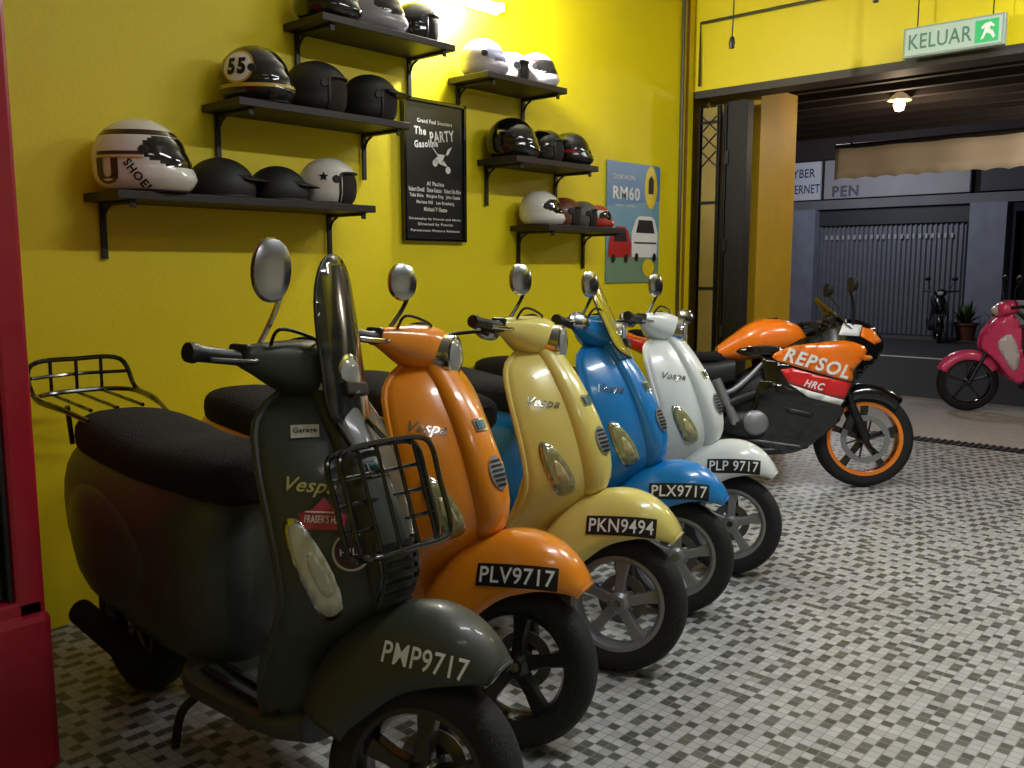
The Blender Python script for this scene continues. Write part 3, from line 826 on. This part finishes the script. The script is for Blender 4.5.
decal('motif_wheel', disc2d(.018, .018, 16), (.09, -.0205, .015), (0, -1, 0), (1, 0, 0), None, 0, PW, P1)
decal('motif_wheel_2', disc2d(.018, .018, 16), (.0, -.0205, .045), (0, -1, 0), (1, 0, 0), None, 0, PW, P1)
for i, (t, w) in enumerate([('Al Pacino', .12), ('Robert Duvall   Diane Keaton   Robert De Niro', .36), ('Talia Shire   Morgana King   John Cazale', .35), ('Mariana Hill   Lee Strasberg', .26), ('Michael V Gazzo', .16)]):
    ft('cast_%d' % i, t, w, .022, (0, -.0205, -.06-.032*i), P1, PW, bold=.035)
ft('foot_1', 'Screenplay by Francis and Mario', .36, .015, (0, -.0205, -.238), P1, PW, bold=.03)
ft('foot_2', 'Directed by Francis', .24, .017, (0, -.0205, -.265), P1, PW, bold=.03)
ft('foot_3', 'Paramount Picture Release', .34, .012, (0, -.0205, -.295), P1, PW, bold=.02)

P2 = empty('advert_poster', (4.98, WY, 1.635))
m = M('advert_sky', (120, 165, 190), .35, noise=.15, scale=3)
box('sheet', (0, -.006, 0), (.60, .010, .77), m, P2, .001)
def pp(name, pts, mat, k=0):
    decal(name, poly2d(pts), (0, -.0125-.0012*k, 0), (0, -1, 0), (1, 0, 0), None, 0, mat, P2)
pp('sky_band', [(-.30, .10), (.30, .16), (.30, .385), (-.30, .385)], M('advert_blue', (90, 135, 185), .35))
pp('ground_band', [(-.30, -.385), (.30, -.385), (.30, -.22), (-.30, -.17)], M('advert_green', (120, 150, 120), .35))
AY = M('advert_yellow', (230, 200, 30), .35)
decal('round_logo', disc2d(.075, .14), (.19, -.014, .24), (0, -1, 0), (1, 0, 0), None, 0, AY, P2)
pp('logo_mark', [(.16, .2), (.22, .2), (.22, .29), (.19, .32), (.16, .29)], INK, 3)
ft('price', 'RM60', .30, .085, (-.09, -.0145, .19), P2, WHITE, bold=.03)
ft('headline', 'DISKAUN', .24, .03, (-.12, -.0145, .29), P2, WHITE)
ft('smallprint', 'sehari sahaja', .22, .02, (-.1, -.0145, .11), P2, WHITE)
pp('white_van', [(-.02, -.22), (.27, -.22), (.28, -.06), (.24, .03), (.20, .05), (.06, .05), (.02, .03), (-.03, -.06)], WHITE, 2)
pp('van_window', [(.02, -.06), (.24, -.06), (.21, .025), (.05, .025)], INK, 3)
pp('van_bonnet_line', [(.0, -.12), (.26, -.12), (.26, -.13), (.0, -.13)], INK, 4)
pp('red_car', [(-.28, -.22), (-.04, -.22), (-.03, -.14), (-.07, -.05), (-.11, -.025), (-.2, -.025), (-.25, -.05), (-.28, -.14)], RD, 3)
pp('car_window', [(-.23, -.12), (-.08, -.12), (-.10, -.05), (-.20, -.05)], INK, 4)
decal('yellow_button', disc2d(.07, .06), (.17, -.016, -.29), (0, -1, 0), (1, 0, 0), None, 0, AY, P2)
for i, (a, b) in enumerate(((.03, -.22), (.24, -.22), (-.23, -.23), (-.09, -.23))):
    decal('tyre_%d' % i, disc2d(.022, .028), (a, -.0175, b), (0, -1, 0), (1, 0, 0), None, 0, INK, P2)

S = empty('exit_sign', (5.60, 1.72, 2.64))
GLOW = M('sign_face', (165, 185, 172), .4, emis=.25, noise=.02)
GRN = M('sign_green', (75, 120, 98), .4, emis=.15)
box('casing', (0, 0, 0), (.05, .54, .17), M('sign_casing', (150, 165, 155), .4), S, .006)
box('face', (-.027, 0, 0), (.004, .51, .145), GLOW, S, .001)
ft('letters', 'KELUAR', .34, .085, (-.0305, .065, 0), S, GRN, (-1, 0, 0), (0, -1, 0), .01)
decal('pictogram_field', gridrect(.12, .12, 2, 2), (-.0300, -.18, 0), (-1, 0, 0), (0, -1, 0), None, 0, M('sign_green_bright', (50, 170, 100), .4, emis=.35), S)
decal('running_figure', poly2d([(-.03, -.045), (-.015, -.04), (.0, -.01), (.02, -.02), (.035, -.045), (.045, -.035), (.03, 0), (.015, .005), (.02, .025), (.035, .015), (.04, .022), (.02, .045), (-.01, .04), (-.03, .02), (-.02, .01), (-.01, .02), (-.015, -.005)]), (-.032, -.18, 0), (-1, 0, 0), (0, -1, 0), None, 0, WHITE, S)
for k in (-1, 1):
    sweep('hanger', [(.0, .2*k, .085), (0, .2*k, .655)], .004, BLACK, S)

# ------------------------------------------------------------------ fridge
FR = M('fridge_red', (165, 14, 40), .35, coat=.4); FD = M('fridge_glass', (30, 34, 34), .08, coat=1)
F = empty('drinks_fridge', (.50, 2.78, 0))
box('cabinet', (0, .02, 1.17), (.72, .60, 2.18), FR, F, .01)
box('base', (0, -.02, .23), (.74, .66, .44), FR, F, .02)
box('plinth', (0, 0, .02), (.66, .56, .04), BLACK, F)
box('door_glass', (0, -.287, 1.28), (.58, .012, 1.58), FD, F)
for s in (-1, 1):
    box('door_stile', (s*.325, -.305, 1.28), (.075, .05, 1.72), FR, F, .012)
    box('door_rail', (0, -.305, 1.28+s*.83), (.72, .05, .08), FR, F, .012)
    box('door_seal', (s*.28, -.315, 1.28), (.012, .02, 1.58), BLACK, F)
box('header', (0, -.30, 2.2), (.72, .05, .13), FR, F, .01)
for i in range(5):
    box('grille_slot_%d' % i, (-.12, -.352, .12+i*.04), (.34, .006, .014), BLACK, F)
for i in range(4):
    box('inner_shelf_%d' % i, (0, -.279, .75+i*.33), (.54, .01, .012), CHROME, F)

# ------------------------------------------------------------------ room shell
YEL = M('yellow_wall_paint', (234, 214, 8), .5, noise=.06, scale=1.5, bump=.08, bscale=60)
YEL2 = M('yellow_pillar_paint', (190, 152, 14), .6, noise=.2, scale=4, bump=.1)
def slab(name, a, b, mat):
    return box(name, [(a[i]+b[i])/2 for i in range(3)], [b[i]-a[i] for i in range(3)], mat, None, 0)
slab('wall_left', (-3.0, WY, 0), (5.7, WY+.15, 3.3), YEL)
slab('wall_right', (-3.0, -3.15, 0), (5.7, -3.0, 3.3), M('side_wall_paint', (205, 203, 190), .7))
slab('wall_back', (-3.15, -3.15, 0), (-3.0, WY+.15, 3.3), YEL)
slab('wall_front', (5.7, -3.15, 2.57), (5.88, WY+.15, 3.3), YEL)
slab('ceiling', (-3.15, -3.15, 3.3), (5.88, WY+.15, 3.4), M('ceiling_paint', (190, 190, 188), .8))
slab('trim_1', (5.69, -3.0, 2.52), (5.90, WY-.02, 2.57), M('dark_beam', (60, 55, 50), .6))

def mosaic():
    m = bpy.data.materials.new('mosaic_tiles'); m.use_nodes = True
    nt = m.node_tree; b = nt.nodes['Principled BSDF']
    def mt(op, a, bb=None, c=None):
        n = nt.nodes.new('ShaderNodeMath'); n.operation = op
        for i, v in enumerate((a, bb, c)):
            if v is None: continue
            if isinstance(v, (int, float)): n.inputs[i].default_value = v
            else: nt.links.new(v, n.inputs[i])
        return n.outputs[0]
    g = nt.nodes.new('ShaderNodeNewGeometry'); sp = nt.nodes.new('ShaderNodeSeparateXYZ')
    nt.links.new(g.outputs['Position'], sp.inputs[0])
    C = .033
    sx = mt('DIVIDE', sp.outputs[0], C); sy = mt('DIVIDE', sp.outputs[1], C)
    i = mt('FLOOR', sx); j = mt('FLOOR', sy)
    k = mt('FLOORED_MODULO', mt('ADD', i, mt('MULTIPLY', j, 2.0)), 5.0)
    cb = nt.nodes.new('ShaderNodeCombineXYZ')
    nt.links.new(i, cb.inputs[0]); nt.links.new(j, cb.inputs[1])
    wn = nt.nodes.new('ShaderNodeTexWhiteNoise'); wn.noise_dimensions = '2D'
    nt.links.new(cb.outputs[0], wn.inputs['Vector'])
    r = wn.outputs['Value']
    d1 = mt('MULTIPLY', mt('LESS_THAN', k, .5), mt('LESS_THAN', r, .95))
    d2 = mt('MULTIPLY', mt('COMPARE', k, 1.0, .1), mt('LESS_THAN', r, .55))
    d3 = mt('MULTIPLY', mt('COMPARE', k, 3.0, .1), mt('LESS_THAN', r, .15))
    dark = mt('MINIMUM', mt('ADD', mt('ADD', d1, d2), d3), 1.0)
    fx = mt('ABSOLUTE', mt('SUBTRACT', mt('FRACT', sx), .5)); fy = mt('ABSOLUTE', mt('SUBTRACT', mt('FRACT', sy), .5))
    gr = mt('GREATER_THAN', mt('MAXIMUM', fx, fy), .455)
    ramp = nt.nodes.new('ShaderNodeMix'); ramp.data_type = 'RGBA'
    nt.links.new(r, ramp.inputs[0]); ramp.inputs[6].default_value = lin((172, 173, 172))+[1]; ramp.inputs[7].default_value = lin((198, 199, 198))+[1]
    rd = nt.nodes.new('ShaderNodeMix'); rd.data_type = 'RGBA'
    nt.links.new(mt('FRACT', mt('MULTIPLY', r, 37.0)), rd.inputs[0]); rd.inputs[6].default_value = lin((76, 79, 72))+[1]; rd.inputs[7].default_value = lin((106, 109, 101))+[1]
    m1 = nt.nodes.new('ShaderNodeMix'); m1.data_type = 'RGBA'
    nt.links.new(dark, m1.inputs[0]); nt.links.new(ramp.outputs[2], m1.inputs[6]); nt.links.new(rd.outputs[2], m1.inputs[7])
    m2 = nt.nodes.new('ShaderNodeMix'); m2.data_type = 'RGBA'
    nt.links.new(gr, m2.inputs[0]); nt.links.new(m1.outputs[2], m2.inputs[6]); m2.inputs[7].default_value = lin((142, 144, 140))+[1]
    nz = nt.nodes.new('ShaderNodeTexNoise'); nz.inputs['Scale'].default_value = 1.3; nz.inputs['Detail'].default_value = 6
    nt.links.new(g.outputs['Position'], nz.inputs['Vector'])
    m3 = nt.nodes.new('ShaderNodeMix'); m3.data_type = 'RGBA'; m3.blend_type = 'MULTIPLY'
    m3.inputs[0].default_value = .35
    nt.links.new(m2.outputs[2], m3.inputs[6]); nt.links.new(nz.outputs['Fac'], m3.inputs[7])
    nt.links.new(m3.outputs[2], b.inputs['Base Color'])
    b.inputs['Roughness'].default_value = .42
    return m
slab('floor', (-3.15, -3.15, -.1), (7.25, WY+.15, 0), mosaic())
slab('veranda_floor', (7.25, -6, -.1), (9.6, 14, -.002), M('veranda_paving', (170, 165, 158), .6, noise=.2, scale=12, bump=.1))
slab('veranda_side_floor', (5.88, WY+.15, -.1), (7.25, 14, -.002), M('veranda_paving_side', (150, 145, 135), .6, noise=.2, scale=12))
G = empty('drain_grate', (7.35, 1.0, 0))
box('channel', (0, 0, .002), (.16, 7.6, .004), M('grate_dark', (50, 50, 48), .7), G, 0)
vs = []; fs = []
for k in range(150):
    y = -3.7 + k*.05
    b0 = len(vs)
    vs += [V((x, yy, zz)) for x in (-.08, .08) for yy in (y, y+.02) for zz in (.003, .012)]
    fs += [tuple(b0+q for q in f) for f in [(0, 1, 3, 2), (4, 6, 7, 5), (0, 4, 5, 1), (2, 3, 7, 6), (0, 2, 6, 4), (1, 5, 7, 3)]]
add('bars', vs, fs, DARKMET, G, smooth=False)

slab('veranda_ceiling', (5.88, -6, 2.66), (8.95, 14, 2.76), M('veranda_ceiling_paint', (62, 54, 52), .8, noise=.2))
C = empty('ceiling_joists', (0, 0, 2.66))
for i in range(9):
    box('joist_%d' % i, (6.1+i*.33, 3.5, -.03), (.06, 18, .06), M('joist_paint', (48, 42, 42), .8), C)
slab('pillar_1', (5.92, 3.05, 0), (6.48, 3.62, 2.60), YEL2)

def val():
    vs = []; fs = []
    n = 180
    for k in range(n+1):
        y = -5 + 8.75*k/n
        for z in (2.50, 2.42, 2.30, 2.20 + .018*abs(math.sin(k*math.pi/4))):
            vs.append(V((8.86+.010*math.sin(k*.55), y, z)))
    for k in range(n):
        for j in range(3):
            fs.append((k*4+j, k*4+j+1, (k+1)*4+j+1, (k+1)*4+j))
    return vs, fs
Vv = empty('canvas_valance', (0, 0, 0))
a, b = val()
add('cloth', a, b, M('valance_canvas', (225, 210, 186), .8, noise=.15, scale=3), Vv, solid=.004)
sweep('rail', [(8.86, -5, 2.52), (8.86, 3.75, 2.52)], .025, DARKMET, Vv)
for y in (-4, -1.5, 1, 3.6):
    sweep('rail_hanger', [(8.86, y, 2.52), (8.86, y, 2.66)], .01, DARKMET, Vv)

GT = empty('folding_gate', (5.76, 3.25, 0))
GD = M('gate_dark_steel', (34, 34, 38), .5, metal=.4); GP = M('gate_panel_brown', (150, 130, 65), .6, noise=.15)
for i in range(9):
    box('post_%d' % i, (-.02+.02*(i % 2), .17-.026*i, 1.25), (.03, .012, 2.44), GD, GT, .002)
box('panel', (-.05, .075, 1.50), (.012, .11, 1.9), GP, GT, .002)
for k in range(3):
    sweep('lattice_%d' % k, [(-.06, .13, .2+k*.12 + 1.85), (-.06, .02, .3+k*.12+1.85)], .005, GD, GT)
    sweep('lattice_back_%d' % k, [(-.06, .02, .2+k*.12+1.85), (-.06, .13, .3+k*.12+1.85)], .005, GD, GT)
for z in (.62, 1.2, 1.8, 2.35):
    box('panel_strap', (-.058, .075, z), (.008, .13, .02), GD, GT, .001)
box('leaf', (.0, -.13, 1.25), (.09, .15, 2.46), M('gate_leaf_black', (16, 16, 18), .6), GT, .006)
for z in (.3, .9, 1.5, 2.1):
    box('hinge', (-.05, -.06, z), (.02, .03, .09), DARKMET, GT)

def pipe(name, pts, r, mat):
    E = empty(name); sweep('tube', pts, r, mat, E, smooth=False); return E
pipe('electrical_conduit', [(5.53, WY-.016, 0.02), (5.53, WY-.016, 3.28)], .012, M('conduit_grey', (70, 66, 50), .5))
pipe('electrical_conduit', [(5.60, WY-.013, 0.02), (5.60, WY-.013, 3.28)], .009, M('conduit_orange', (150, 100, 20), .5))
pipe('electrical_conduit', [(5.675, -2.9, 3.02), (5.675, WY-.06, 3.02), (5.675, WY-.06, 2.6)], .010, M('conduit_dark', (50, 46, 30), .5))
def hang(x, y, z):
    E = empty('hanging_cable', (x, y, z))
    sweep('cord', [(0, 0, .05), (.01, 0, .3), (0, .01, 3.29-z)], .004, BLACK, E)
    lathe('socket', [(0, 0), (.014, .0), (.018, .03), (.012, .06), (0, .07)], (0, 0, -.01), (0, 0, 1), BLACK, E, 16)
hang(4.8, 2.67, 2.60)
hang(4.8, 1.86, 2.70)
hang(5.2, 1.55, 2.78)

# ------------------------------------------------------------------ lamps
TUBE = M('lamp_white', (255, 252, 245), .4, emis=9.0, noise=0)
def wall_lamp(x, z):
    E = empty('wall_lamp', (x, WY, z))
    box('back_plate', (0, -.012, 0), (.50, .022, .06), WHITE, E, .005)
    for k in (-1, 1):
        box('tube_holder', (k*.235, -.045, 0), (.025, .05, .045), WHITE, E, .004)
    sweep('tube', [(-.22, -.055, 0), (.22, -.055, 0)], .016, TUBE, E, seg=14)
wall_lamp(3.42, 2.715)
def light(name, kind, loc, energy, col, size=None, rot=None, sy=None):
    l = bpy.data.lights.new(name, kind); l.energy = energy; l.color = col
    if kind == 'AREA':
        l.size = size
        if sy: l.shape = 'RECTANGLE'; l.size_y = sy
    elif size is not None:
        l.shadow_soft_size = size
    o = bpy.data.objects.new(name, l); sc.collection.objects.link(o); o.location = loc
    if rot: o.rotation_euler = [rad(v) for v in rot]
    return o
light('wall_lamp_light', 'POINT', (3.42, 3.24, 2.70), 80, (.98, .99, 1), .05)
for i, (x, y) in enumerate(((2.4, .6), (4.6, .6), (0.2, -.6))):
    E = empty('ceiling_batten_lamp', (x, y, 3.3))
    box('housing', (0, 0, -.025), (1.25, .09, .05), WHITE, E, .006)
    sweep('tube', [(-.58, 0, -.068), (.58, 0, -.068)], .014, TUBE, E, seg=12)
    light('batten_light', 'AREA', (x, y, 3.19), (32, 48, 5)[i], (.96, .98, 1), 1.2, None, .12)
E = empty('veranda_lamp', (7.0, 2.5, 2.66))
WARM = M('warm_bulb', (255, 205, 150), .4, emis=14, noise=0)
lathe('bulb', [(0, -.17), (.03, -.16), (.042, -.12), (.03, -.08), (.015, -.06)], (0, 0, 0), (0, 0, 1), WARM, E, 20)
lathe('shade', [(.02, -.03), (.05, -.05), (.085, -.09)], (0, 0, 0), (0, 0, 1), M('lamp_shade', (190, 160, 120), .5, emis=.5), E, 28)
sweep('stem', [(0, 0, 0), (0, 0, -.05)], .008, BLACK, E)
light('veranda_light', 'POINT', (7.0, 2.5, 2.40), 13, (1, .74, .5), .05)
light('veranda_edge_light', 'POINT', (8.1, 1.2, 2.45), 28, (1, .86, .70), .08)
light('street_light', 'POINT', (13.5, 6.5, 5.5), 300, (1, .93, .88), .3)
light('shopfront_light', 'POINT', (18.0, 7.5, 3.2), 75, (.9, .93, 1), .2)

# ------------------------------------------------------------------ street
slab('ground_road', (9.6, -30, -.3), (19.2, 45, -.12), M('asphalt', (50, 50, 53), .8, noise=.25, scale=15, bump=.2))
slab('kerb', (9.60, -30, -.12), (9.75, 45, .0), M('kerb_concrete', (150, 146, 138), .8))
slab('road_marking_line', (15.2, -30, -.12), (15.35, 45, -.112), WHITE)
slab('far_pavement', (19.2, -30, -.3), (20.2, 45, -.12), M('far_pavement_mat', (90, 88, 86), .8, noise=.2))
B = empty('shophouse_facade', (20.5, 0, 0))
FW = M('facade_paint', (120, 122, 130), .8, noise=.2, scale=2)
box('upper_wall', (.3, 8, 4.6), (.4, 26, 3.4), M('facade_upper', (52, 46, 50), .8, noise=.2), B, 0)
box('lintel_beam', (.1, 8, 2.76), (.5, 26, .2), FW, B, 0)
SBL = M('facade_signboard', (150, 150, 160), .6, noise=.15, scale=2, emis=.05)
box('signboard_a', (-.12, 9.6, 3.32), (.1, 1.3, .86), M('signboard_white', (190, 195, 210), .6, emis=.10), B, .01)
box('signboard_b', (-.12, 7.3, 3.32), (.1, 3.1, .86), SBL, B, .01)
box('signboard_c', (-.12, 4.0, 3.32), (.1, 3.1, .86), M('signboard_dark', (60, 60, 75), .6), B, .01)
NV = M('sign_navy', (45, 52, 115), .5)
ft('sign_text_1', 'INTERNET', .95, .20, (-.175, 9.42, 3.14), B, NV, (-1, 0, 0), (0, -1, 0), .01)
ft('sign_text_2', 'CYBER', .7, .20, (-.175, 9.42, 3.50), B, NV, (-1, 0, 0), (0, -1, 0), .01)
ft('sign_text_3', 'PEN', .60, .24, (-.175, 8.35, 3.05), B, M('sign_grey', (90, 90, 110), .5), (-1, 0, 0), (0, -1, 0), .03)
decal('sign_emblem', disc2d(.12, .12), (-.175, 8.4, 3.48), (-1, 0, 0), (0, -1, 0), None, 0, NV, B)
def shutter(y0, y1, name):
    vs = []; fs = []
    n = 120
    for k in range(n+1):
        y = y0 + (y1-y0)*k/n
        x = .10 + .05*(1 if (k//2) % 2 == 0 else -1)*.6
        vs += [V((x, y, -.12)), V((x, y, 2.30))]
    for k in range(n):
        fs.append((2*k, 2*k+1, 2*k+3, 2*k+2))
    add(name, vs, fs, M('shutter_steel', (132, 138, 150), .5, metal=.3, noise=.15), B, smooth=False)
shutter(5.85, 9.0, 'roller_shutter')
box('shutter_box', (.15, 7.4, 2.48), (.3, 3.3, .38), M('shutter_box_paint', (62, 64, 72), .6), B, .01)
for k in range(22):
    box('vent_slot_%d' % k, (.045, 6.1+k*.13, 2.02), (.012, .05, .10), M('vent_bright', (190, 195, 200), .5), B, 0)
for i, y in enumerate((5.35, 9.35, 12.8)):
    box('column_%d' % i, (0, y, 1.27), (.50, .7, 2.78), M('column_paint', (140, 148, 168), .75, noise=.3, scale=3), B, .01)
box('dark_doorway', (.5, 3.6, 1.2), (.1, 2.8, 2.6), M('doorway_dark', (28, 24, 24), .9), B, 0)
box('side_shutter', (.2, 11, 1.2), (.1, 2.8, 2.6), M('doorway_blue', (60, 70, 95), .7), B, 0)
box('cooler_box', (.1, 4.75, .28), (.35, .4, .8), M('box_white', (200, 200, 205), .5), B, .02)
box('crate', (.1, 4.3, .13), (.4, .35, .5), M('box_brown', (120, 80, 60), .6), B, .02)

def plant(x, y, s):
    E = empty('potted_plant', (x, y, -.12), (0, 0, 0), s)
    lathe('pot', [(0, 0), (.13, 0), (.18, .26), (.20, .27), (.20, .31), (.17, .31), (.16, .27), (0, .26)], (0, 0, 0), (0, 0, 1), M('terracotta', (120, 75, 60), .8), E, 24)
    vs = []; fs = []
    for k in range(60):
        a = random.uniform(0, 6.28); el = random.uniform(.5, 1.5); L = random.uniform(.2, .42)
        d = V((math.cos(a)*math.cos(el), math.sin(a)*math.cos(el), math.sin(el)))
        s1 = d.cross(V((0, 0, 1))).normalized()*.035
        q0 = V((0, 0, .27))
        b0 = len(vs)
        tip = q0 + d*L*1.3 + V((0, 0, -.12*L))
        vs += [q0, q0+d*L*.6+s1, tip, q0+d*L*.6-s1]
        fs.append((b0, b0+1, b0+2, b0+3))
    add('leaves', vs, fs, M('leaf_green', (60, 100, 48), .6, noise=.3), E, smooth=False)
plant(19.6, 5.45, 1.15); plant(19.65, 4.85, 1.0); plant(19.6, 4.25, 1.15)

# ------------------------------------------------------------------ world and camera
w = bpy.data.worlds.new('night'); sc.world = w; w.use_nodes = True
w.node_tree.nodes['Background'].inputs[0].default_value = (.10, .11, .16, 1)
w.node_tree.nodes['Background'].inputs[1].default_value = .08
cam = bpy.data.cameras.new('camera'); co = bpy.data.objects.new('camera', cam)
sc.collection.objects.link(co); sc.camera = co
cam.sensor_width = 36; cam.lens = 900*36/1024; cam.clip_end = 200
al, p = rad(42.3), rad(7.4)
d = V((math.cos(al)*math.cos(p), math.sin(al)*math.cos(p), -math.sin(p)))
co.location = (0, 0, 1.35)
co.rotation_euler = d.to_track_quat('-Z', 'Y').to_euler()
